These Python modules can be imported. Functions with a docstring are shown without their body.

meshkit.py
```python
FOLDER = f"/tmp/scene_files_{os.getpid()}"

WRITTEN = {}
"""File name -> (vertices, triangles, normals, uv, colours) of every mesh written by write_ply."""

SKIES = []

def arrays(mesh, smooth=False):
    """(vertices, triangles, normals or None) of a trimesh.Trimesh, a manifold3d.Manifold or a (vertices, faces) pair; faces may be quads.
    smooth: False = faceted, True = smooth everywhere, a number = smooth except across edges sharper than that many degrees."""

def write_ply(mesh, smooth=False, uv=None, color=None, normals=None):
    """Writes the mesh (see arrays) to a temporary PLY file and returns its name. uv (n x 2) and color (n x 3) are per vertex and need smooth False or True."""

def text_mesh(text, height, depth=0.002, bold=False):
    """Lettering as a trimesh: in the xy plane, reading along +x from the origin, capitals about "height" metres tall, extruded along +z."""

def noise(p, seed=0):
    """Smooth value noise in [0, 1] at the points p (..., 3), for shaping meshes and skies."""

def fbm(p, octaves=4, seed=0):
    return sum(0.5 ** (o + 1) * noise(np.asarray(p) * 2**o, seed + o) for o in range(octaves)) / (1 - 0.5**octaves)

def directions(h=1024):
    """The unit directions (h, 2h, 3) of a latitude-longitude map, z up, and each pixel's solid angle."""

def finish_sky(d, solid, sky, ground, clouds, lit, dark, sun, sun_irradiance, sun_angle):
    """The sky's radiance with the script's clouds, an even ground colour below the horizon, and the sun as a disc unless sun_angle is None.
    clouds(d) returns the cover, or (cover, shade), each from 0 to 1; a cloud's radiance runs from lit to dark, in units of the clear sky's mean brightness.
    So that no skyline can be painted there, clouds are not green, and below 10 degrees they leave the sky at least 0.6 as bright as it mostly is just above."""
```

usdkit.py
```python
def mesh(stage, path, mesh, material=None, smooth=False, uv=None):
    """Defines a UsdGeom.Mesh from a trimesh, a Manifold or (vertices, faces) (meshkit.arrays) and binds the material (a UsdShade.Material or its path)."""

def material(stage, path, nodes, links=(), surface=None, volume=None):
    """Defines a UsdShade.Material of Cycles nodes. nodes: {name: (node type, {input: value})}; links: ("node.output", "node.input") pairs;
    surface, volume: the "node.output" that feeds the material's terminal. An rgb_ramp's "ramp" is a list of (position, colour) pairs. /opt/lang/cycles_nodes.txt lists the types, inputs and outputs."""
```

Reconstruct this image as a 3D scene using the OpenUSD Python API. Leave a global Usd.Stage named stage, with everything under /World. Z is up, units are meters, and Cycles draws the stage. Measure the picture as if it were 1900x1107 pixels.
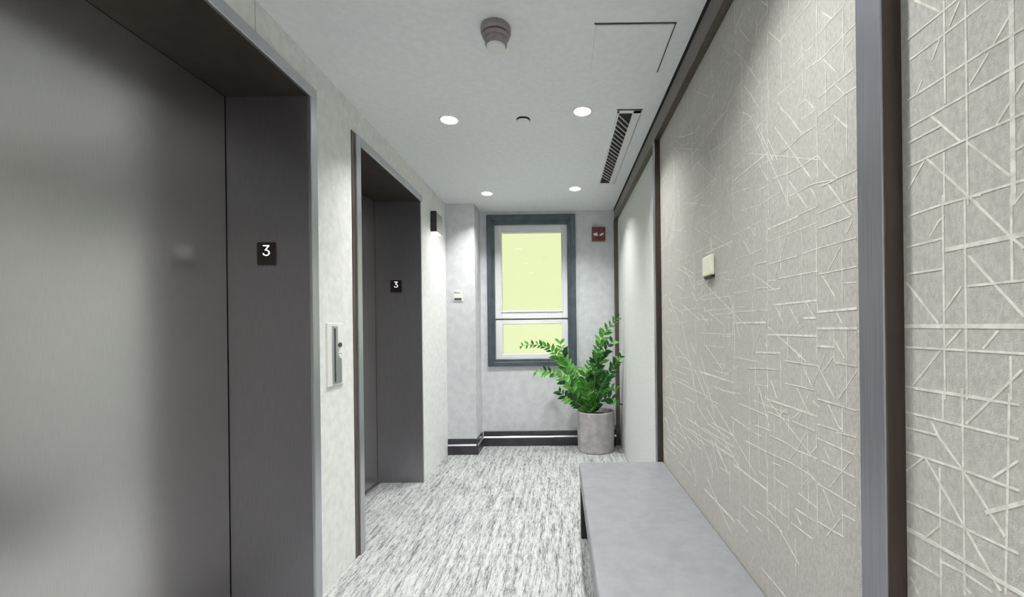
import math, random
import numpy as np, trimesh, manifold3d as m3
import usdkit, meshkit
from pxr import Usd, UsdGeom, UsdLux, UsdShade, Gf, Sdf, Vt

stage = Usd.Stage.CreateInMemory()
UsdGeom.SetStageUpAxis(stage, UsdGeom.Tokens.z)
UsdGeom.SetStageMetersPerUnit(stage, 1.0)
UsdGeom.Xform.Define(stage, '/World')
UsdGeom.Scope.Define(stage, '/World/Looks')

# ------------------------------------------------------------------ camera, sky, exposure
ROLL = 0.0118
cam = UsdGeom.Camera.Define(stage, '/World/camera')
cam.CreateFocalLengthAttr(800 / 1900 * 36.0)
cam.CreateHorizontalApertureAttr(36.0)
cam.CreateVerticalApertureAttr(36.0 * 1107 / 1900)
cam.CreateHorizontalApertureOffsetAttr(-90 / 1900 * 36.0)
cam.CreateVerticalApertureOffsetAttr(54.5 / 1900 * 36.0)
cam.CreateClippingRangeAttr(Gf.Vec2f(0.03, 200))
cam.CreateExposureAttr(0.0)
c_, s_ = math.cos(ROLL), math.sin(ROLL)
cam.AddTransformOp().Set(Gf.Matrix4d(c_, 0, -s_, 0, s_, 0, c_, 0, 0, -1, 0, 0, 0, 0, 1.2, 1))

sky = UsdLux.DomeLight.Define(stage, '/World/hazy_sky')
sky.CreateColorAttr(Gf.Vec3f(0.90, 0.96, 0.55))
sky.CreateIntensityAttr(0.33)
LAMP = 1750.0          # radiance of the ceiling lamps

# ------------------------------------------------------------------ room measures (metres; x across, y along the corridor, z up)
XL, XR = -1.091, 0.595        # lift wall, papered wall
XD = -1.45                    # plane of the lift doors
YB, YP = 4.42, 4.13           # window wall, face of the pilaster
YF = -2.4                     # end of the corridor behind the camera
H = 2.4
D1, D2 = (0.66, 1.88, 2.225), (2.353, 3.387, 2.205)   # lift openings: near jamb, far jamb, head

# ------------------------------------------------------------------ helpers
used, base = {}, {}

def numbered(path):
    n = used.get(path, 0); used[path] = n + 1
    return path if n == 0 else '%s_%03d' % (path, n)

def tell(prim, label=None, cat=None, group=None, kind=None):
    for k, v in (('label', label), ('category', cat), ('group', group), ('kind', kind)):
        if v: prim.SetCustomDataByKey(k, v)

def thing(name, loc, label, cat, group=None, kind=None):
    p = numbered('/World/' + name)
    x = UsdGeom.Xform.Define(stage, p)
    x.AddTranslateOp().Set(Gf.Vec3d(*map(float, loc)))
    base[p] = np.array(loc, float)
    tell(x.GetPrim(), label, cat, group, kind)
    return p

def obj(name, mesh, mat, parent=None, smooth=False, label=None, cat=None, group=None, kind=None, lay=None):
    p = numbered((parent or '/World') + '/' + name)
    if hasattr(mesh, 'to_mesh'):
        q = mesh.to_mesh(); mesh = trimesh.Trimesh(q.vert_properties[:, :3], q.tri_verts, process=False)
    mesh = mesh.copy()
    b = base.get(parent, np.zeros(3)); base[p] = b
    mesh.vertices = np.array(mesh.vertices) - b
    g = usdkit.mesh(stage, p, mesh, LOOK[mat], smooth=smooth)
    tell(g.GetPrim(), label, cat, group, kind)
    return p

def box(x0, x1, y0, y1, z0, z1, bev=0.0):
    bev = min(bev, 0.45 * min(abs(x1 - x0), abs(y1 - y0), abs(z1 - z0)))
    if bev <= 0:
        b = trimesh.creation.box(extents=(x1 - x0, y1 - y0, z1 - z0))
        b.apply_translation(((x0 + x1) / 2, (y0 + y1) / 2, (z0 + z1) / 2)); return b
    pts = []
    for x, sx in ((x0, 1), (x1, -1)):
        for y, sy in ((y0, 1), (y1, -1)):
            for z, sz in ((z0, 1), (z1, -1)):
                pts += [(x, y + sy * bev, z + sz * bev), (x + sx * bev, y, z + sz * bev), (x + sx * bev, y + sy * bev, z)]
    return trimesh.Trimesh(pts).convex_hull

def rbox(x0, x1, y0, y1, z0, z1, r, seg=16):
    s = m3.Manifold.sphere(r, seg)
    return m3.Manifold.batch_hull([s.translate((x, y, z)) for x in (x0 + r, x1 - r) for y in (y0 + r, y1 - r) for z in (z0 + r, z1 - r)])

def join(*ms):
    return trimesh.util.concatenate(list(ms))

def lathe(profile, centre, n=40):
    m = trimesh.creation.revolve(np.array(profile, float), sections=n)
    m.apply_translation(centre); return m

def tube(pts, rad, n=8):
    pts = np.array(pts, float); rad = np.broadcast_to(rad, len(pts)); V, F = [], []
    for i, p in enumerate(pts):
        t = pts[min(i + 1, len(pts) - 1)] - pts[max(i - 1, 0)]; t /= np.linalg.norm(t)
        a = np.cross(t, (0.3, 1, 0.2)); a /= np.linalg.norm(a); b = np.cross(t, a)
        V += [p + rad[i] * (math.cos(w) * a + math.sin(w) * b) for w in np.linspace(0, 2 * math.pi, n, endpoint=False)]
    for i in range(len(pts) - 1):
        for k in range(n):
            A, B = i * n + k, i * n + (k + 1) % n
            F += [(A, B, B + n), (A, B + n, A + n)]
    V += [pts[0], pts[-1]]; e = len(pts) * n
    for k in range(n):
        F += [(e, (k + 1) % n, k), (e + 1, (len(pts) - 1) * n + k, (len(pts) - 1) * n + (k + 1) % n)]
    m = trimesh.Trimesh(V, F, process=False); trimesh.repair.fix_normals(m); return m

# ------------------------------------------------------------------ materials
LOOK = {}

def mat(name, c1, c2=None, scale=8.0, stretch=(1, 1, 1), rough=0.6, metal=0.0, bump=0.0, bscale=200.0, bstretch=(1, 1, 1), detail=4.0, lo=0.35, hi=0.65, extra=None):
    n = {'geo': ('geometry', {}), 'p': ('principled_bsdf', {'base_color': c1, 'roughness': rough, 'metallic': metal, **(extra or {})})}
    l = []
    if c2 is not None:
        n['map'] = ('mapping', {'scale': stretch}); l.append(('geo.position', 'map.vector'))
        n['noise'] = ('noise_texture', {'scale': scale, 'detail': detail, 'roughness': 0.6}); l.append(('map.vector', 'noise.vector'))
        n['ramp'] = ('rgb_ramp', {'ramp': [(0, c1), (lo, c1), (hi, c2), (1, c2)]}); l.append(('noise.fac', 'ramp.fac'))
        l.append(('ramp.color', 'p.base_color'))
    if bump:
        n['bmap'] = ('mapping', {'scale': bstretch}); l.append(('geo.position', 'bmap.vector'))
        n['bn'] = ('noise_texture', {'scale': bscale, 'detail': 3.0}); l.append(('bmap.vector', 'bn.vector'))
        n['bump'] = ('bump', {'strength': bump, 'distance': 0.002}); l.append(('bn.fac', 'bump.height')); l.append(('bump.normal', 'p.normal'))
    LOOK[name] = usdkit.material(stage, '/World/Looks/' + name, n, l, surface='p.BSDF')

mat('ceiling_paint', (.82, .85, .875), (.88, .90, .915), 30, rough=.85, bump=.25, bscale=90)
mat('wall_paint', (.74, .76, .74), (.84, .85, .83), 25, rough=.8, bump=.35, bscale=160)
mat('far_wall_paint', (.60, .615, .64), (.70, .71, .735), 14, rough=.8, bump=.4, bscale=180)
mat('wallpaper', (.375, .366, .338), (.51, .50, .462), 150, (1, 1, .55), rough=.75, bump=.5, bscale=420, lo=.3, hi=.7)
mat('wallpaper_line', (.50, .495, .45), (.72, .71, .65), 55, (1, 1, 1), rough=.6, lo=.32, hi=.62)
mat('fabric_panel', (.56, .59, .57), (.69, .71, .69), 120, rough=.8, bump=.5, bscale=300)
mat('lift_soffit_bronze', (.06, .05, .042), (.08, .068, .056), 10, rough=.5, metal=.5)
mat('post_steel', (.30, .31, .345), (.36, .37, .40), 10, (20, 20, .4), rough=.36, metal=.85)
mat('post_bronze', (.060, .045, .038), (.085, .064, .054), 6, (8, 8, .5), rough=.3, metal=.5)
mat('bronze_trim', (.11, .092, .078), (.15, .125, .105), 6, (8, 8, .5), rough=.32, metal=.55)
mat('chrome', (.82, .83, .85), rough=.22, metal=1.0)
mat('steel_frame', (.50, .51, .55), (.58, .59, .62), 12, (30, 30, .4), rough=.34, metal=.9)
mat('lift_door_steel', (.56, .54, .54), (.64, .625, .62), 60, (30, 30, .3), rough=.25, metal=.93, bump=.06, bscale=500)
mat('lift_jamb_steel', (.24, .23, .25), (.30, .29, .31), 40, (20, 20, .3), rough=.40, metal=.8, bump=.05, bscale=500)
mat('window_frame_paint', (.055, .075, .095), (.085, .11, .13), 10, rough=.4)
mat('sash_white', (.86, .88, .88), (.90, .91, .90), 40, rough=.5)
mat('baseboard_dark', (.030, .028, .038), (.05, .046, .058), 12, rough=.38)
mat('bench_vinyl', (.195, .203, .218), (.232, .240, .252), 18, rough=.42, bump=.12, bscale=260)
mat('black_metal', (.018, .018, .022), rough=.45)
mat('dark_gap', (.012, .011, .011), rough=.8)
mat('white_plastic', (.80, .80, .79), rough=.4)
mat('reflector_white', (.88, .88, .87), rough=.35)
mat('grey_plastic', (.26, .24, .235), (.31, .29, .28), 60, rough=.45)
mat('cream_plastic', (.83, .82, .66), rough=.45)
mat('sign_black', (.020, .013, .012), rough=.3)
mat('sign_white', (.80, .81, .78), rough=.5)
mat('ink', (.05, .055, .055), rough=.6)
mat('alarm_red', (.13, .028, .035), (.17, .04, .045), 30, rough=.35)
mat('strobe_clear', (.85, .86, .86), rough=.12)
mat('concrete_pot', (.34, .32, .325), (.47, .45, .45), 14, rough=.85, bump=.5, bscale=120)
mat('soil', (.03, .022, .018), (.07, .05, .04), 120, rough=.95, bump=1, bscale=200)
mat('frond_stem', (.10, .24, .05), (.16, .32, .07), 40, rough=.5)
LOOK['lamp_glow'] = usdkit.material(stage, '/World/Looks/lamp_glow', {'e': ('emission', {'color': (1.0, .985, .965), 'strength': LAMP})}, surface='e.emission')
LOOK['lantern_glow'] = usdkit.material(stage, '/World/Looks/lantern_glow', {'e': ('emission', {'color': (1.0, .97, .80), 'strength': 14.0})}, surface='e.emission')
LOOK['sign_lit'] = usdkit.material(stage, '/World/Looks/sign_lit', {'e': ('emission', {'color': (.95, .97, 1.0), 'strength': 1.6})}, surface='e.emission')
LOOK['pane_glass'] = usdkit.material(stage, '/World/Looks/pane_glass', {'f': ('fresnel', {'IOR': 1.45}), 't': ('transparent_bsdf', {'color': (.97, .985, .97)}), 'g': ('glossy_bsdf', {'roughness': .02, 'color': (.9, .9, .9)}), 'm': ('mix_closure', {})},
                                     [('f.fac', 'm.fac'), ('t.BSDF', 'm.closure1'), ('g.BSDF', 'm.closure2')], surface='m.closure')

def leaf_mat(name, c1, c2):
    LOOK[name] = usdkit.material(stage, '/World/Looks/' + name, {
        'geo': ('geometry', {}), 'n': ('noise_texture', {'scale': 55.0, 'detail': 3.0}), 'r': ('rgb_ramp', {'ramp': [(.3, c1), (.7, c2)]}),
        'p': ('principled_bsdf', {'roughness': .22}), 't': ('translucent_bsdf', {}), 'm': ('mix_closure', {'fac': .25})},
        [('geo.position', 'n.vector'), ('n.fac', 'r.fac'), ('r.color', 'p.base_color'), ('r.color', 't.color'), ('p.BSDF', 'm.closure1'), ('t.BSDF', 'm.closure2')], surface='m.closure')
leaf_mat('leaf_dark', (.018, .085, .022), (.035, .14, .03))
leaf_mat('leaf_mid', (.05, .25, .03), (.14, .42, .06))
leaf_mat('leaf_bright', (.14, .47, .08), (.34, .66, .22))

# carpet: pale grey loops with dark streaks that run along the corridor
LOOK['carpet'] = usdkit.material(stage, '/World/Looks/carpet', {
    'geo': ('geometry', {}),
    'm1': ('mapping', {'scale': (150, 17, 1)}), 'n1': ('noise_texture', {'scale': 1.0, 'detail': 4.0, 'roughness': .65}),
    'm2': ('mapping', {'scale': (44, 3.2, 1)}), 'n2': ('noise_texture', {'scale': 1.0, 'detail': 3.0, 'roughness': .6}),
    'm3': ('mapping', {'scale': (260, 110, 1)}), 'n3': ('noise_texture', {'scale': 1.0, 'detail': 2.0}),
    's1': ('math', {'math_type': 'multiply', 'value2': .45}), 's2': ('math', {'math_type': 'multiply_add', 'value2': .33}), 's3': ('math', {'math_type': 'multiply_add', 'value2': .22}),
    'r': ('rgb_ramp', {'ramp': [(.37, (.06, .065, .07)), (.455, (.21, .22, .225)), (.505, (.38, .395, .395)), (.57, (.49, .50, .49)), (.66, (.58, .58, .57))]}),
    'b': ('bump', {'strength': .7, 'distance': .004}),
    'p': ('principled_bsdf', {'roughness': .95})},
    [('geo.position', 'm1.vector'), ('geo.position', 'm2.vector'), ('geo.position', 'm3.vector'), ('m1.vector', 'n1.vector'), ('m2.vector', 'n2.vector'), ('m3.vector', 'n3.vector'),
     ('n1.fac', 's1.value1'), ('n2.fac', 's2.value1'), ('s1.value', 's2.value3'), ('n3.fac', 's3.value1'), ('s2.value', 's3.value3'),
     ('s3.value', 'r.fac'), ('r.color', 'p.base_color'), ('s3.value', 'b.height'), ('b.normal', 'p.normal')], surface='p.BSDF')

# ------------------------------------------------------------------ the room shell
obj('floor', box(XD - .2, XR + .13, YF - .1, YB + .22, -.12, 0), 'carpet', label='streaky pale grey carpet running down the whole lift lobby', cat='floor', kind='structure')
LIGHTS = ((-.624, 2.47, 'lit round downlight left of the ceiling vent, nearer of the left pair'), (.135, 2.39, 'brightest round downlight beside the near end of the ceiling vent'),
                (.139, 3.72, 'small round downlight beside the far end of the ceiling vent'), (-.638, 3.82, 'faint round downlight above the pilaster, furthest left'),
                (-.62, 1.05, 'ceiling downlight ahead of the viewer before the nearer lift, out of frame'), (.135, .98, 'ceiling downlight ahead of the viewer over the near bench end, out of frame'), (-.62, -.40, 'ceiling downlight just behind the viewer on the lift side'), (.135, -.40, 'ceiling downlight just behind the viewer on the papered side'), (-.62, -1.75, 'ceiling downlight at the rear wall on the lift side'), (.135, -1.75, 'ceiling downlight at the rear wall on the papered side'))
slab = m3.Manifold.cube((XR + .33 - XD, YB + .32 - YF, .12)).translate((XD - .2, YF - .1, H))
slab = slab - m3.Manifold.batch_boolean([m3.Manifold.cylinder(.09, .056 * .875, circular_segments=40).translate((x, y, H - .02)) for x, y, l in LIGHTS], m3.OpType.Add)
obj('ceiling', slab, 'ceiling_paint', label='flat white ceiling over the lift lobby', cat='ceiling', kind='structure')

wl = thing('wall_left', (XL, 2.0, 0), 'pale lift wall with two door openings and a joint over the nearer lift', 'wall', kind='structure')
T = XL - .10
def clad(y0, y1, z0, z1, x0=T):
    obj('panel', box(x0, XL, y0, y1, z0, z1, .0015), 'wall_paint', wl)
JO = 1.56
G = .0205
clad(YF, D1[0] - G, 0, H)
clad(D1[0] - G, JO - .002, D1[2] + G, H); clad(JO + .002, D1[1] + G, D1[2] + G, H)
clad(D1[1] + G, D2[0] - G, 0, H)
clad(D2[0] - G, D2[1] + G, D2[2] + G, H)
clad(D2[1] + G, YP + .001, 0, H)
obj('backing', join(box(T - .02, T, D1[0], D1[1], D1[2] + .03, H), box(XD - .15, XD - .08, YF, YP, 0, H)), 'dark_gap', wl)

wb = thing('wall_back', (0, YB, 0), 'pale grey end wall around the window', 'wall', kind='structure')
WX0, WX1, WZ0, WZ1 = -.745, .163, .815, 2.362
obj('panel', join(box(XL, WX0 + .02, YB, YB + .2, 0, H), box(WX1 - .02, XR + .1, YB, YB + .2, 0, H),
                  box(WX0 + .02, WX1 - .02, YB, YB + .2, 0, WZ0 + .02), box(WX0 + .02, WX1 - .02, YB, YB + .2, WZ1 - .02, H)), 'far_wall_paint', wb)
PX1 = -.815
obj('wall_pilaster', box(XL - .1, PX1, YP, YB, 0, H, .002), 'far_wall_paint', label='pale pilaster left of the window carrying a small plaque', cat='wall', kind='structure')
obj('wall_front', box(XD - .15, XR + .1, YF - .1, YF, 0, H), 'wall_paint', label='plain pale wall closing the lobby behind the viewer', cat='wall', kind='structure')

# papered wall: four flat panels between bronze posts
wr = thing('wall_right', (XR, 1.0, 0), 'grey papered wall with a criss-cross of thin pale lines above the bench', 'wall', kind='structure')
obj('backing', box(XR + .006, XR + .1, YF, YB, 0, H), 'wallpaper', wr)
TR = .035
posts = [(.746, .81), (2.53, 2.575)]
ZT = 1.2 + 1.095
runs = [(YF, posts[0][0], 'wallpaper'), (posts[0][1], posts[1][0], 'wallpaper'), (posts[1][1], YB - .001, 'fabric_panel')]
for y0, y1, m in runs:
    obj('panel', box(XR, XR + .006, y0, y1, 0, H), m, wr)
TRACED = np.array('''1444 2287 1444 2178 0,1321 2179 1408 2171 0,1408 2171 1443 2176 0,1408 2171 1331 2078 0,1285 2167 1285 2050 0,1218 2116 1218 1816 0,1258 2149 1215 2100 0,1221 2085 1288 2087 0,1212 2025 1148 1954 0,1004 1956 1140 1957 0,1140 1957 1218 1956 0,1145 2029 1145 1842 0,1106 2032 1106 1990 0,969 1903 933 1863 0,890 1859 933 1862 0,933 1862 979 1859 0,986 1941 986 1807 0,896 1861 896 1725 0,856 1799 971 1799 0,971 1799 1032 1812 0,964 1793 916 1735 0,868 1774 892 1770 0,866 1714 924 1716 0,924 1716 984 1718 0,923 1713 893 1677 0,858 1673 893 1677 0,893 1677 949 1676 0,886 1671 886 1645 0,998 1848 1040 1854 0,1040 1854 1106 1854 0,1046 1891 1046 1755 0,1058 1810 1107 1812 0,1107 1812 1167 1821 0,1032 1740 1077 1742 0,1032 1740 1001 1703 0,1167 1804 1147 1778 0,1226 1989 1310 1987 0,1310 1987 1387 1985 0,1387 1985 1449 1990 0,1445 2121 1385 2058 0,1385 2058 1264 1908 0,1219 1902 1325 1912 0,1376 1968 1325 1907 0,1325 1907 1272 1841 0,1392 2103 1392 1905 0,1517 2130 1451 2059 0,1451 2059 1400 2054 0,1542 2204 1486 2136 0,1660 2285 1660 2042 0,1321 2148 1321 2109 0,1398 1981 1522 1971 0,1527 1961 1696 1977 0,1696 1977 1802 1985 0,1399 1893 1399 1727 0,1390 1889 1324 1839 0,1324 1838 1504 1844 0,1504 1844 1605 1856 0,1222 1791 1295 1793 0,1318 1794 1385 1793 0,1225 1816 1225 1512 0,1152 1780 1109 1736 0,1109 1736 1049 1664 0,1049 1664 1097 1660 0,1097 1660 1165 1661 0,988 1660 1049 1664 0,949 1677 988 1677 0,995 1696 1047 1701 0,1123 1743 1182 1742 0,1182 1742 1113 1660 0,1113 1660 1010 1537 0,1121 1657 1121 1485 0,990 1677 990 1537 0,931 1636 971 1635 0,927 1649 888 1606 0,929 1639 929 1608 0,888 1645 888 1548 0,1265 1729 1398 1729 0,1230 1691 1458 1692 1,1285 1684 1227 1613 0,1296 1714 1296 1689 0,1398 1729 1464 1734 0,990 1589 1050 1588 0,1050 1588 1112 1593 0,1112 1593 1193 1607 0,990 1589 951 1543 0,951 1543 921 1513 0,922 1511 1010 1530 0,861 1509 922 1512 0,1010 1530 1113 1532 0,922 1511 973 1513 0,1113 1572 1077 1533 0,1077 1530 1031 1479 0,1018 1522 996 1493 0,994 1493 994 1473 0,996 1473 1078 1473 0,952 1510 907 1456 0,907 1456 878 1422 0,862 1454 907 1456 0,907 1456 994 1456 0,904 1507 904 1470 0,1157 1558 1282 1557 0,1282 1557 1406 1576 0,1303 1562 1303 1532 0,1682 1885 1682 1631 0,1473 1714 1552 1714 0,1552 1711 1501 1656 0,1339 1629 1509 1659 0,1227 1599 1303 1606 0,950 1598 964 1582 0,1559 1787 1638 1788 0,1629 1744 1682 1743 0,1234 1512 1234 1205 0,1069 1471 1230 1474 1,995 1436 1231 1438 0,880 1420 989 1421 0,874 1412 892 1390 0,863 1374 988 1376 0,988 1376 1054 1374 0,1057 1436 1057 1334 0,1062 1334 1062 1275 0,1161 1463 1161 1327 0,1122 1479 1122 1436 0,1265 1506 1412 1509 0,1412 1509 1479 1510 0,1353 1511 1304 1467 0,1307 1497 1307 1423 0,1476 1491 1747 1495 1,1694 1610 1694 1492 0,1702 1370 1702 1254 0,1394 1476 1342 1423 0,1261 1424 1342 1423 0,1342 1423 1449 1425 0,1076 1373 1227 1374 0,1232 1382 1319 1387 0,864 1316 992 1316 0,991 1324 1173 1327 0,1184 1324 1234 1328 0,911 1366 955 1320 0,908 1369 908 1240 0,977 1310 933 1260 0,910 1287 865 1285 0,997 1431 997 1233 0,1163 1300 1234 1300 0,1234 1308 1321 1314 0,1355 1309 1485 1314 0,1000 1257 1201 1257 1,1046 1258 1016 1223 0,1191 1252 1150 1206 0,1120 1248 1079 1205 0,1165 1256 1165 1219 0,864 1232 997 1230 1,1057 1217 1001 1216 1,930 1228 911 1203 0,1309 1245 1479 1246 0,1236 1244 1278 1246 0,1488 1228 1558 1229 0,1248 1208 1480 1209 1,1485 1304 1696 1308 0,1347 1360 1412 1356 0,1563 1368 1467 1355 0,1698 1262 1791 1262 0,1816 1230 1699 1224 0,865 1192 996 1192 1,1002 1174 1237 1174 1,1241 1177 1241 894 0,1481 1170 1831 1171 0,1167 1125 1316 1118 1,1253 1148 1241 1135 0,1000 1196 1000 1119 0,938 1151 999 1151 1,939 1189 939 1119 0,938 1168 903 1128 0,897 1189 897 1029 0,935 1117 868 1116 0,868 1105 889 1081 0,889 1081 927 1038 0,942 1130 977 1096 0,1152 1106 1068 1105 0,1068 1105 999 1105 0,999 1105 938 1039 0,1129 1173 1129 1112 0,1094 1137 1075 1118 0,1064 1141 1064 1049 0,1060 1098 1020 1051 0,1167 1109 1167 1030 0,1240 1076 1179 1078 0,1362 1066 1240 1075 0,1319 1078 1319 955 0,1361 1022 1361 865 0,1492 1093 1307 1090 0,1837 1007 1494 1003 1,1315 1020 1241 1025 0,1223 1044 1191 1000 0,1242 987 1002 987 1,1087 1041 1045 995 0,1045 995 1033 990 0,1001 1028 869 1026 0,961 1022 925 980 0,925 980 912 976 0,913 1024 913 973 0,1144 1046 1012 1047 0,1447 940 1243 939 0,1243 952 1126 949 0,1112 953 1010 951 0,1002 969 925 972 0,1080 981 1107 961 0,1170 980 1170 918 0,1129 977 1129 921 0,1515 882 1360 871 0,1614 961 1423 975 0,1702 819 1571 818 0,1490 871 1490 834 0,1325 894 1227 900 0,1020 1020 994 1009 0,1145 976 1171 958 0,1046 941 1093 883 0,1093 883 1129 847 0,1233 885 1157 888 0,1157 888 1093 883 0,1093 883 1004 888 0,989 889 874 889 0,1003 936 877 935 0,935 967 870 972 0,1005 917 1035 888 0,1006 951 1006 912 0,916 973 916 754 0,889 919 917 887 0,917 887 961 837 0,1346 869 1287 870 0,1404 827 1246 833 0,1246 833 1129 842 0,1129 842 1036 841 0,1036 841 1001 830 0,1001 830 873 831 0,1040 832 1075 793 0,1249 826 1249 579 0,1218 813 1169 817 0,1303 759 1248 758 0,1213 772 1133 772 0,1135 769 1135 662 0,1069 886 1069 780 0,1089 776 1010 772 0,1006 828 1006 712 0,984 825 945 778 0,1744 740 1494 743 0,1494 719 1248 722 1,1494 743 1494 719 0,1709 694 1709 580 0,1805 519 1492 522 1,1693 775 1484 781 0,1243 689 1142 691 0,1425 605 1319 607 0,1325 632 1233 640 0,1233 640 1168 640 0,1103 731 1007 737 0,1007 741 913 750 0,915 797 876 800 0,922 786 981 713 0,1127 685 1027 690 0,979 924 960 901 0,1101 724 1077 700 0,1327 583 1288 583 0,1475 538 1383 538 0,1171 763 1171 672 0,1492 835 1492 784 0,1562 818 1500 819 0,716 1737 669 1684 0,641 1680 732 1682 0,637 1674 654 1650 0,593 1644 670 1644 0,670 1644 727 1645 0,670 1642 684 1618 0,662 1695 662 1537 0,627 1668 627 1372 0,563 1606 588 1579 0,549 1575 596 1578 0,596 1578 718 1580 0,718 1580 733 1580 0,703 1597 716 1580 0,594 1572 623 1543 0,564 1621 564 1354 1,549 1532 734 1533 0,550 1509 585 1469 0,688 1531 668 1507 0,668 1507 636 1467 0,668 1507 732 1507 0,550 1467 628 1468 0,628 1468 733 1467 0,628 1464 567 1392 0,550 1426 564 1424 0,701 1465 734 1429 0,696 1466 626 1384 0,626 1384 610 1366 0,551 1382 629 1383 0,629 1383 672 1384 0,665 1464 665 1383 0,551 1368 565 1354 0,607 1381 665 1385 0,665 1385 736 1383 0,668 1399 668 1082 0,632 1382 632 1088 0,626 1384 570 1315 0,570 1315 552 1295 0,665 1367 677 1359 0,677 1359 692 1339 0,666 1332 739 1331 0,552 1313 665 1313 1,567 1368 567 1254 0,668 1285 740 1285 0,627 1298 553 1207 0,552 1254 629 1254 0,639 1254 667 1220 0,740 1271 679 1200 0,745 1196 553 1195 1,641 1190 668 1162 0,675 1158 729 1096 0,745 1160 553 1160 0,586 1189 607 1164 0,570 1156 570 1098 0,556 1139 594 1096 0,746 1092 597 1094 0,725 1091 559 1093 0,581 1111 634 1052 0,639 1103 639 797 0,672 1090 672 1051 0,745 1048 561 1048 0,745 1021 683 1023 0,683 1023 640 982 0,640 982 580 912 0,695 1043 680 1021 0,746 979 637 982 0,637 982 562 981 0,572 1107 580 835 0,562 1020 596 986 0,708 981 747 944 0,706 980 638 898 0,638 898 587 835 0,679 973 679 773 0,749 894 678 896 0,678 896 638 896 0,638 896 563 898 0,748 844 682 845 0,680 881 706 851 0,751 797 683 799 0,679 825 639 829 0,639 829 598 826 0,739 767 724 747 0,642 810 630 804 0,1467 1849 1680 1880 0,1804 1693 2008 1694 0,1689 1693 1689 1494 0,1764 1747 1925 1771 0,1486 1210 1252 1209 1,1809 1004 1506 1004 1,2048 718 1500 742 0,1707 817 1498 821 0,2437 802 2080 830 0,1606 961 1481 966 0,1494 869 1494 818 0,1817 774 1643 774 0'''.replace(',', ' ').split(), float).reshape(-1, 5)
rng = random.Random(11)
segs = [(a / 1000, b / 1000, c / 1000, d / 1000, .0052 if w else .0026) for a, b, c, d, w in TRACED]
segs = [(a, b, c, d, (w * 1.28 if min(a, c) < .75 else w)) for a, b, c, d, w in segs]
for _ in range(170):                       # the same print carries on further down the wall ...
    y, z, L = rng.uniform(1.45, 2.5), rng.uniform(.42, 2.2), rng.uniform(.06, .30)
    t = rng.choice([0, 0, 0, math.pi / 2, math.pi / 2, .62, -.62, .3]) + rng.uniform(-.06, .06) * rng.choice([0, 1])
    segs.append((y, z, y + L * math.cos(t), z + L * math.sin(t), .0024))
for _ in range(150):                       # finer threads of the print towards the ceiling and the far post
    y, z, L = rng.uniform(.95, 2.5), rng.choice([rng.uniform(1.25, 2.26), rng.uniform(.45, 1.3)]), rng.uniform(.10, .45)
    t = rng.choice([0, math.pi / 2, math.pi / 2, .42, -.42, 1.0, -1.0])
    segs.append((y, z, y + L * math.cos(t), z + L * math.sin(t), .0019))
for _ in range(70):                        # ... and behind the viewer
    y, z, L = rng.uniform(-2.2, .42), rng.uniform(.1, 2.2), rng.uniform(.15, .6)
    t = rng.choice([0, 0, math.pi / 2, math.pi / 2, .6, -.6, .9, -.9])
    segs.append((y, z, y + L * math.cos(t), z + L * math.sin(t), .0055))
def in_run(y):
    for y0, y1, m in runs[:2]:
        if y0 <= y <= y1: return y0, y1
V, F = [], []
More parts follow.
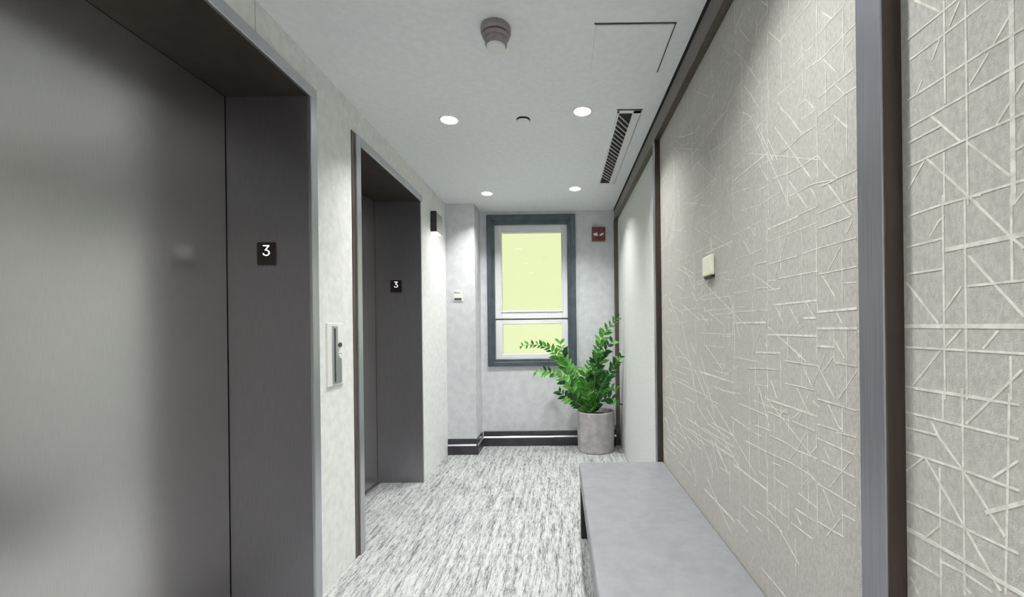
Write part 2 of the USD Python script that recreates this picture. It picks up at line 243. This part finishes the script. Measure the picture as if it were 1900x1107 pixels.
for a, b, c, d, w in segs:
    r = in_run((a + c) / 2)
    if not r: continue
    def cl(y, z, y2, z2):
        k = min(max(y, r[0] + .001), r[1] - .001)
        return (k, z + (z2 - z) * ((k - y) / (y2 - y) if abs(y2 - y) > 1e-6 else 0))
    p, q = np.array(cl(a, b, c, d)), np.array(cl(c, d, a, b))
    p[1], q[1] = min(max(p[1], .02), ZT - .01), min(max(q[1], .02), ZT - .01)
    u = q - p; L = np.linalg.norm(u)
    if L < .008: continue
    n = np.array((-u[1], u[0])) / L * w / 2
    i = len(V); e = .0006 + .0002 * rng.random()
    for x in (XR + .002, XR - e):
        V += [(x, *(p + n)), (x, *(q + n)), (x, *(q - n)), (x, *(p - n))]
    F += [(i + k, i + l, i + m) for k, l, m in ((4, 5, 6), (4, 6, 7), (0, 2, 1), (0, 3, 2), (0, 1, 5), (0, 5, 4), (1, 2, 6), (1, 6, 5), (2, 3, 7), (2, 7, 6), (3, 0, 4), (3, 4, 7))]
lm = trimesh.Trimesh(V, F, process=False)
obj('printed_lines', lm, 'wallpaper_line', wr, kind='stuff', label='thin pale criss-cross lines printed on the grey wallpaper')

for k, (y0, y1) in enumerate(posts):
    t = thing('trim_%d' % (k + 1), (XR, y0, 0), ['wide dark bronze post between the two nearest papered panels', 'thin dark post where the papered wall meets the plain far panel'][k], 'wall trim', kind='structure')
    obj('core', box(XR - TR + .003, XR + .003, y0, y1, 0, ZT, .002), 'post_bronze', t)
    obj('face_strip', box(XR - TR, XR - TR + .004, y0 + .001, y1, 0, ZT, .0012), 'post_steel', t, label='grey steel face')
obj('trim_3', box(XR - .04, XR + .003, YB - .032, YB - .001, 0, ZT, .002), 'bronze_trim', label='dark corner post behind the potted plant', cat='wall trim', kind='structure')
t4 = thing('trim_4', (XR, 1, ZT), 'dark bronze rail along the top of the papered wall', 'wall trim', kind='structure')
obj('rail', box(XR - TR, XR + .003, YF, YB - .001, ZT, H - .014, .0025), 'bronze_trim', t4)
obj('reveal_strip', box(XR - TR + .004, XR + .003, YF, YB - .001, H - .014, H - .001, .001), 'chrome', t4, label='thin bright metal strip under the ceiling')
obj('shadow_gap', box(XR - TR - .006, XR - TR + .004, YF, YB - .001, H - .005, H), 'dark_gap', t4)

# baseboards with a moulded ledge
def skirting(name, p0, p1, nrm, label):
    prof = [(0, 0), (.018, 0), (.018, .083), (.008, .096), (.008, .145), (.005, .15), (0, .15)]
    p0, p1, nrm = np.array(p0, float), np.array(p1, float), np.array(nrm, float)
    from shapely.geometry import Polygon
    L = np.linalg.norm(p1 - p0); e = trimesh.creation.extrude_polygon(Polygon(prof), L)
    u = (p1 - p0) / L
    M = np.eye(4); M[:3, 0] = (*nrm, 0); M[:3, 1] = (0, 0, 1); M[:3, 2] = (*u, 0); M[:3, 3] = (*p0, 0)
    e.apply_transform(M); trimesh.repair.fix_normals(e)
    t = thing(name, (*(p0 + p1) / 2, 0), label, 'baseboard', kind='structure')
    obj('board', e, 'baseboard_dark', t)
    st = [(.007, .089), (.0185, .083), (.0195, .087), (.008, .099)]
    e2 = trimesh.creation.extrude_polygon(Polygon(st), L); e2.apply_transform(M); trimesh.repair.fix_normals(e2)
    obj('ledge_strip', e2, 'steel_frame', t, label='thin bright metal strip')
skirting('baseboard_back', (PX1 + .018, YB), (XR - .04, YB), (0, -1), 'dark moulded baseboard under the window')
skirting('baseboard_pilaster', (XL + .003, YP), (PX1, YP), (0, -1), 'dark moulded baseboard across the face of the pilaster')
skirting('baseboard_return', (PX1, YP - .018), (PX1, YB - .018), (1, 0), 'short dark baseboard along the side of the pilaster')

# ------------------------------------------------------------------ window
w1 = thing('window_1', (-.29, YB, WZ0), 'tall window in a dark slate frame with white sashes at the end of the lobby', 'window', kind='structure')
def ring_frame(x0, x1, z0, z1, wl_, wr_, wb_, wt_, y0, y1, bev=.004):
    return join(box(x0, x0 + wl_, y0, y1, z0, z1, bev), box(x1 - wr_, x1, y0, y1, z0, z1, bev),
                box(x0 + wl_ - .001, x1 - wr_ + .001, y0, y1, z0, z0 + wb_, bev), box(x0 + wl_ - .001, x1 - wr_ + .001, y0, y1, z1 - wt_, z1, bev))
obj('window_frame', join(ring_frame(WX0, WX1, WZ0, WZ1, .052, .052, .045, .055, YB - .022, YB + .004),
                         ring_frame(WX0 + .022, WX1 - .022, WZ0 + .022, WZ1 - .022, .052, .062, .048, .072, YB - .004, YB + .07)), 'window_frame_paint', w1)
SX0, SX1 = WX0 + .070, WX1 - .082
ZR = 1.30                                   # meeting rail
up = obj('sash', ring_frame(SX0, SX1, ZR, WZ1 - .09, .075, .065, .085, .085, YB + .045, YB + .085), 'sash_white', w1)
obj('pane', box(SX0 + .06, SX1 - .05, YB + .063, YB + .067, ZR + .07, WZ1 - .16), 'pane_glass', up)
obj('inner_bead', ring_frame(SX0 + .060, SX1 - .052, ZR + .066, WZ1 - .158, .012, .012, .012, .012, YB + .036, YB + .052), 'sash_white', up)
lo = obj('sash', ring_frame(SX0, SX1, WZ0 + .065, ZR - .008, .075, .065, .055, .05, YB + .055, YB + .095), 'sash_white', w1)
obj('pane', box(SX0 + .06, SX1 - .05, YB + .073, YB + .077, WZ0 + .11, ZR - .05), 'pane_glass', lo)
obj('sash_gap', box(SX0, SX1, YB + .07, YB + .08, ZR - .010, ZR + .002), 'dark_gap', w1)

# ------------------------------------------------------------------ lifts
def lift(k, d, label, gap):
    y0, y1, z1 = d
    p = thing('door_%d' % k, (XD, (y0 + y1) / 2, 0), label, 'lift door', kind='structure')
    obj('door_leaf', box(XD - .05, XD, y0 + .002, y1 - .0025, .008, z1 + .0, .002), 'lift_door_steel', p)
    obj('jamb', box(XD, XL - .001, y1, y1 + .02, 0, z1, .001), 'lift_jamb_steel', p)
    obj('jamb', box(XD, XL - .001, y0 - .02, y0, 0, z1, .001), 'lift_jamb_steel', p)
    obj('soffit', box(XD, XL - .001, y0 - .02, y1 + .02, z1, z1 + .02, .001), 'lift_soffit_bronze', p)
    obj('sill', box(XD, XD + .022, y0 + .001, y1 - .001, .0, .007, .002), 'chrome', p)
    fw, pr = .05, .014
    fr = [box(XL - .002, XL + pr, y0 - fw, y0, 0, z1 + fw, .003), box(XL - .002, XL + pr, y0 - .001, y1 + (fw if k == 1 else .012), z1, z1 + fw, .003)]
    fr.append(box(XL - .002, XL + (pr if k == 1 else .004), y1, y1 + (fw if k == 1 else .012), 0, z1 + .001, .003))
    obj('frame', join(*fr), 'steel_frame', p)
    if gap:
        obj('shadow_gap', box(XL, XL + .004, y0 - fw - .036, y0 - fw - .001, 0, z1 + fw, .001), 'bronze_trim', p)
    return p
lift(1, D1, 'large brushed steel lift door in a deep recess, nearest on the left', False)
lift(2, D2, 'further steel lift door in a narrow dark recess past the call panel', True)

def floor_sign(yj, xc, zc, w, h, label):
    t = thing('floor_number_sign', (xc, yj, zc), label, 'number sign', 'lift floor numbers')
    obj('plate', box(xc - w / 2, xc + w / 2, yj - .006, yj - .0005, zc - h / 2, zc + h / 2, .0015), 'sign_black', t)
    m = meshkit.text_mesh('3', .046, .0015)
    m.apply_transform(trimesh.transformations.rotation_matrix(math.pi / 2, (1, 0, 0)))
    b = m.bounds; m.apply_translation((xc - (b[0][0] + b[1][0]) / 2 + .001, yj - .0055 - b[1][1], zc + .013 - (b[0][2] + b[1][2]) / 2))
    obj('numeral', m, 'sign_lit', t, label='lit white number 3')
floor_sign(D1[1], -1.276, 1.538, .080, .098, 'black plate with a lit 3 beside the nearer lift door')
floor_sign(D2[1], -1.287, 1.541, .088, .094, 'smaller looking black plate with a 3 inside the further lift recess')

cp = thing('call_panel', (XL, 2.075, 1.08), 'brushed steel lift call panel on the pale strip between the lifts', 'call panel')
obj('plate', box(XL - .001, XL + .007, 2.005, 2.155, .935, 1.235, .002), 'sign_white', cp)
obj('inset', box(XL + .006, XL + .012, 2.045, 2.09, .945, 1.222, .0015), 'steel_frame', cp)
obj('inset_slot', box(XL + .0115, XL + .0145, 2.058, 2.066, .955, 1.21, .001), 'ink', cp)
obj('lower_plate', box(XL + .006, XL + .010, 2.092, 2.13, .945, 1.09, .0015), 'steel_frame', cp)
for z in (1.075, 1.13):
    b = trimesh.creation.cylinder(radius=.011, height=.008, sections=24)
    b.apply_transform(trimesh.transformations.rotation_matrix(math.pi / 2, (0, 1, 0))); b.apply_translation((XL + .012, 2.11, z))
    obj('button', b, 'ink' if z > 1.1 else 'white_plastic', cp, smooth=30)

ln = thing('wall_lantern', (XL, 3.75, 2.02), 'small dark wall lantern high beside the further lift', 'wall lamp')
obj('housing', box(XL - .001, XL + .048, 3.67, 3.84, 2.035, 2.20, .003), 'grey_plastic', ln)
obj('end_cap', box(XL + .001, XL + .050, 3.655, 3.671, 2.03, 2.205, .003), 'black_metal', ln)
obj('lamp_lens', box(XL + .006, XL + .040, 3.69, 3.82, 2.028, 2.036, .002), 'lantern_glow', ln)

pq = thing('door_plaque', (-.98, YP, 1.53), 'small white plaque with a dark bar on the pilaster', 'plaque')
obj('plate', box(-1.022, -.93, YP - .006, YP - .0005, 1.468, 1.575, .0015), 'sign_white', pq)
obj('bar', box(-1.012, -.945, YP - .009, YP - .0055, 1.478, 1.497, .001), 'ink', pq)
r2 = random.Random(4)
sc = []
for i in range(5):                          # the line of writing is a scribble in the photograph
    x = -1.012 + i * .0115
    sc.append(tube([(x, YP - .0068, 1.545 + r2.uniform(-.006, .008)), (x + .004, YP - .0068, 1.557 - i * .0022), (x + .009, YP - .0068, 1.545 - i * .001), (x + .011, YP - .0068, 1.549 - i * .001)], .0016, 5))
obj('writing', join(*sc), 'ink', pq, label='line of dark scribbled writing')

fa = thing('fire_alarm', (.398, YB, 2.15), 'dark red fire alarm strobe on the wall right of the window', 'fire alarm')
obj('body', rbox(.33, .466, YB - .045, YB + .001, 2.078, 2.222, .012), 'alarm_red', fa, smooth=40)
obj('strobe', trimesh.Trimesh([(.345, YB - .044, 2.155), (.385, YB - .044, 2.165), (.345, YB - .044, 2.135), (.392, YB - .044, 2.128), (.365, YB - .062, 2.148), (.38, YB - .058, 2.145)]).convex_hull, 'strobe_clear', fa)
obj('strobe', trimesh.Trimesh([(.405, YB - .044, 2.145), (.452, YB - .044, 2.168), (.41, YB - .044, 2.125), (.448, YB - .044, 2.140), (.432, YB - .062, 2.148)]).convex_hull, 'strobe_clear', fa)
obj('horn_grille', join(*[box(.372 + i * .013, .379 + i * .013, YB - .048, YB - .043, 2.092, 2.113, .001) for i in range(5)]), 'sign_black', fa)

th = thing('thermostat', (XR, 1.69, 1.435), 'cream wall control on the papered wall above the bench', 'thermostat')
obj('cover', box(XR - .018, XR - .001, 1.650, 1.748, 1.398, 1.476, .004), 'cream_plastic', th)
obj('base', box(XR - .013, XR + .001, 1.655, 1.743, 1.390, 1.399, .001), 'black_metal', th)
obj('slider', join(box(XR - .016, XR - .012, 1.66, 1.685, 1.384, 1.391, .001), box(XR - .016, XR - .012, 1.70, 1.72, 1.385, 1.391, .001)), 'black_metal', th)

# ------------------------------------------------------------------ ceiling fittings
def downlight(x, y, r, label):
    t = thing('downlight', (x, y, H), label, 'ceiling light', 'recessed ceiling lights')
    obj('trim_ring', lathe([(r * .82, .004), (r * .82, -.004), (r * .95, -.005), (r, -.002), (r, .0005)], (x, y, H), 40), 'white_plastic', t, smooth=30)
    obj('reflector', lathe([(0, .058), (r * .80, .058), (r * .83, .0005), (r * .87, .0005), (r * .87, .062), (0, .062)], (x, y, H), 40), 'reflector_white', t, smooth=30)
    d = trimesh.creation.cylinder(radius=r * .72, height=.004, sections=36); d.apply_translation((x, y, H + .052))
    obj('lamp_lens', d, 'lamp_glow', t)
for x, y, l in LIGHTS:
    downlight(x, y, .056, l)

sd = thing('smoke_detector', (-.244, 1.72, H), 'stepped grey smoke detector with a white tip hanging from the ceiling', 'smoke detector')
C = (-.244, 1.72, H)
SD = lambda pr: [(a, b * .86) for a, b in pr]
obj('base', lathe(SD([(0, .0005), (.058, .0005), (.060, -.006), (.060, -.026), (.055, -.034), (0, -.034)]), C), 'grey_plastic', sd, smooth=30)
obj('neck', lathe(SD([(0, -.033), (.048, -.033), (.048, -.040), (0, -.040)]), C), 'black_metal', sd, smooth=30)
obj('collar', lathe(SD([(0, -.039), (.052, -.039), (.053, -.047), (.047, -.054), (0, -.054)]), C), 'grey_plastic', sd, smooth=30)
obj('chamber', lathe(SD([(0, -.053), (.043, -.053), (.044, -.080), (.040, -.088), (0, -.088)]), C), 'grey_plastic', sd, smooth=30)
obj('tip', lathe(SD([(0, -.087), (.038, -.087), (.036, -.098), (.026, -.106), (0, -.109)]), C), 'white_plastic', sd, smooth=40, label='white tip')

sp = thing('sprinkler_cover', (-.2, 2.48, H), 'flush round sprinkler cover between the two near downlights', 'sprinkler')
obj('disc', lathe([(0, -.011), (.034, -.011), (.036, -.008), (0, -.008)], (-.2, 2.48, H), 36), 'ceiling_paint', sp, smooth=30)
obj('rim_gap', lathe([(0, .0005), (.039, .0005), (.037, -.0085), (0, -.0085)], (-.2, 2.48, H), 36), 'dark_gap', sp, smooth=30)

ap = thing('access_panel', (.31, 1.86, H), 'square white access panel in the ceiling near the papered wall', 'access panel')
AX0, AX1, AY0, AY1 = .148, .472, 1.70, 2.03
obj('panel', box(AX0 + .006, AX1 - .006, AY0 + .006, AY1 - .002, H - .008, H - .0005, .002), 'ceiling_paint', ap)
obj('gap', join(box(AX0, AX1, AY0, AY0 + .0055, H - .003, H + .001), box(AX1 - .005, AX1, AY0, AY1, H - .003, H + .001)), 'bronze_trim', ap)

cv = thing('ceiling_vent', (.39, 3.0, H), 'long white ceiling vent with slanted louvres beside the papered wall', 'air vent')
VX0, VX1, VY0, VY1 = .330, .462, 2.38, 3.60
SXA, SXB = .343, .418
obj('frame', join(box(SXB, VX1, VY0, VY1, H - .007, H + .001, .002), box(VX0, SXA, VY0, VY1, H - .007, H + .001, .002),
                  box(VX0, VX1, VY0, VY0 + .03, H - .007, H + .001, .002), box(VX0, VX1, VY1 - .02, VY1, H - .007, H + .001, .002)), 'white_plastic', cv)
obj('edge_gap', join(box(VX0 - .004, VX1 + .004, VY0 - .004, VY0, H - .004, H + .001), box(VX1, VX1 + .003, VY0, VY1, H - .004, H + .001)), 'black_metal', cv)
obj('duct', box(SXA, SXB, VY0 + .03, VY1 - .02, H - .0015, H + .002), 'dark_gap', cv)
n = 19
for i in range(n):
    y = VY0 + .03 + (VY1 - VY0 - .175) * (i + .35) / n
    q = trimesh.Trimesh([(SXA, y, H - .007), (SXA, y + .019, H - .002), (SXB, y + .115, H - .007), (SXB, y + .134, H - .002),
                         (SXA, y + .003, H - .009), (SXB, y + .118, H - .009), (SXA, y, H - .001), (SXB, y + .115, H - .001)]).convex_hull
    obj('louvre', q, 'white_plastic', cv)

# ------------------------------------------------------------------ bench
bn = thing('bench', (.35, 1.7, 0), 'long grey upholstered bench fixed along the papered wall', 'bench')
BX0, BX1, BY0, BY1, BZ = .100, XR - .001, .86, 2.525, .412
obj('seat', rbox(BX0, BX1, BY0, BY1, BZ - .085, BZ, .010), 'bench_vinyl', bn, smooth=40)
obj('seat_base', box(BX0 + .035, BX1 - .002, BY0 + .02, BY1 - .02, BZ - .115, BZ - .082, .003), 'black_metal', bn)
for y0, y1 in ((BY1 - .075, BY1 - .02), (1.66, 1.715), (BY0 + .03, BY0 + .085)):
    inset = .003 if y0 > 2.4 else .06
    obj('leg', box(BX0 + inset, BX1 - .05, y0, y1, 0, BZ - .084 if inset > .01 else BZ - .0855, .004), 'black_metal', bn)

# ------------------------------------------------------------------ potted plant
PC = np.array((.335, 4.235, 0.0)); PR, PH = .182, .385
pp = thing('potted_plant', PC, 'leafy green potted plant in a grey concrete tub right of the window', 'potted plant')
obj('pot', lathe([(0, 0), (PR - .016, 0), (PR - .006, .006), (PR, PH * .5), (PR, PH - .006), (PR - .004, PH), (PR - .018, PH), (PR - .021, PH - .006), (PR - .022, .30), (0, .30)], PC, 48), 'concrete_pot', pp, smooth=30)
so = trimesh.creation.icosphere(subdivisions=4, radius=1.0)
so = so.slice_plane((0, 0, 0), (0, 0, 1)); v = np.array(so.vertices)
v = v * (PR - .0225, PR - .0225, .03); v[:, 2] += .02 * meshkit.fbm(v * 30, 3, 5) * (v[:, 2] > .004) + .315; so.vertices = v + PC
obj('soil', so, 'soil', pp, smooth=True)

FR = [  # tip ... root of each frond, and its leaf size, count and tint
 ([(-0.402,4.15,1.023),(-0.076,4.178,0.966),(0.058,4.207,0.768),(0.244,4.235,0.33)], .058, 26, 'leaf_mid', .52),
 ([(-0.258,4.05,0.788),(0.025,4.112,0.706),(0.149,4.173,0.536),(0.255,4.235,0.33)], .066, 28, 'leaf_bright', .72),
 ([(-0.012,4.2,1.074),(0.048,4.211,0.847),(0.141,4.223,0.581),(0.265,4.235,0.33)], .085, 28, 'leaf_bright', .82),
 ([(0.551,4.0,1.299),(0.37,4.078,1.043),(0.327,4.157,0.744),(0.297,4.235,0.33)], .075, 28, 'leaf_mid', .62),
 ([(0.506,4.1,1.081),(0.348,4.145,0.818),(0.307,4.19,0.61),(0.297,4.235,0.33)], .085, 24, 'leaf_dark', .7),
 ([(0.553,3.95,0.945),(0.389,4.058,0.658),(0.334,4.147,0.512),(0.307,4.235,0.33)], .068, 26, 'leaf_dark', .6),
 ([(0.552,4.1,0.609),(0.408,4.145,0.604),(0.343,4.19,0.505),(0.307,4.235,0.33)], .062, 18, 'leaf_mid', .8),
 ([(0.540,4.0,0.458),(0.466,4.078,0.532),(0.366,4.157,0.484),(0.323,4.235,0.33)], .058, 16, 'leaf_dark', .8),
 ([(-0.033,4.12,0.603),(0.127,4.158,0.492),(0.211,4.197,0.431),(0.265,4.235,0.33)], .066, 16, 'leaf_dark', .7),
 ([(0.273,4.1,0.869),(0.232,4.145,0.669),(0.254,4.19,0.506),(0.276,4.235,0.33)], .085, 26, 'leaf_mid', .92),
 ([(0.123,4.25,0.784),(0.163,4.245,0.604),(0.214,4.24,0.471),(0.265,4.235,0.33)], .088, 22, 'leaf_bright', .92),
 ([(0.409,4.25,0.76),(0.354,4.245,0.628),(0.32,4.24,0.497),(0.297,4.235,0.33)], .085, 22, 'leaf_mid', .92),
]
LV = np.array([(0, 0, 0), (.16, .17, .05), (.16, -.17, .05), (.55, .225, .06), (.55, -.225, .06), (.5, 0, -.05), (1, 0, .0), (.22, 0, -.03)])
LF = [(0, 7, 1), (0, 2, 7), (7, 5, 3), (7, 3, 1), (7, 4, 5), (7, 2, 4), (5, 6, 3), (5, 4, 6)]
r3 = random.Random(21)
from scipy.interpolate import CubicSpline
for pts, size, cnt, tint, span in FR:
    P = np.array(pts[::-1]); t = np.r_[0, np.cumsum(np.linalg.norm(np.diff(P, axis=0), axis=1))]; t /= t[-1]
    cs = CubicSpline(t, P)
    fr = obj('frond', tube(cs(np.linspace(0, 1, 14)), np.linspace(.0065, .002, 14), 6), 'frond_stem', pp, smooth=50)
    for i in range(cnt):
        s = 1 - span + span * (i // 2 * 2 + .5 + .4 * (i % 2)) / cnt
        p = cs(s); d = cs(s, 1); d /= np.linalg.norm(d)
        side = np.cross(d, (0.1, -1, .15)); side /= np.linalg.norm(side)
        if i % 2: side = -side
        side = side + np.array((r3.uniform(-.2, .2), r3.uniform(-.75, .45), r3.uniform(-.15, .35)))
        ax = d * r3.uniform(.45, .9) + side * r3.uniform(.7, 1.05); ax /= np.linalg.norm(ax)
        up_ = np.array((r3.uniform(-.4, .4), -.75, .65)); up_ -= ax * up_.dot(ax); up_ /= np.linalg.norm(up_)
        yv = np.cross(up_, ax)
        L = 1.38 * size * r3.uniform(.75, 1.2) * (1 - .45 * max(0, (s - .6) / .4))
        q = p + L * (LV[:, :1] * ax + LV[:, 1:2] * yv + LV[:, 2:] * up_ * 1.2)
        lim = .592 if q[:, 1].max() < YB - .05 else .55
        if q[:, 0].max() > lim: q[:, 0] -= q[:, 0].max() - lim
        q[:, 1] = np.minimum(q[:, 1], YB - .06)
        tn = tint if r3.random() < .68 else r3.choice(['leaf_dark', 'leaf_mid', 'leaf_bright'])
        obj('leaflet', trimesh.Trimesh(q, LF, process=False), tn, fr)
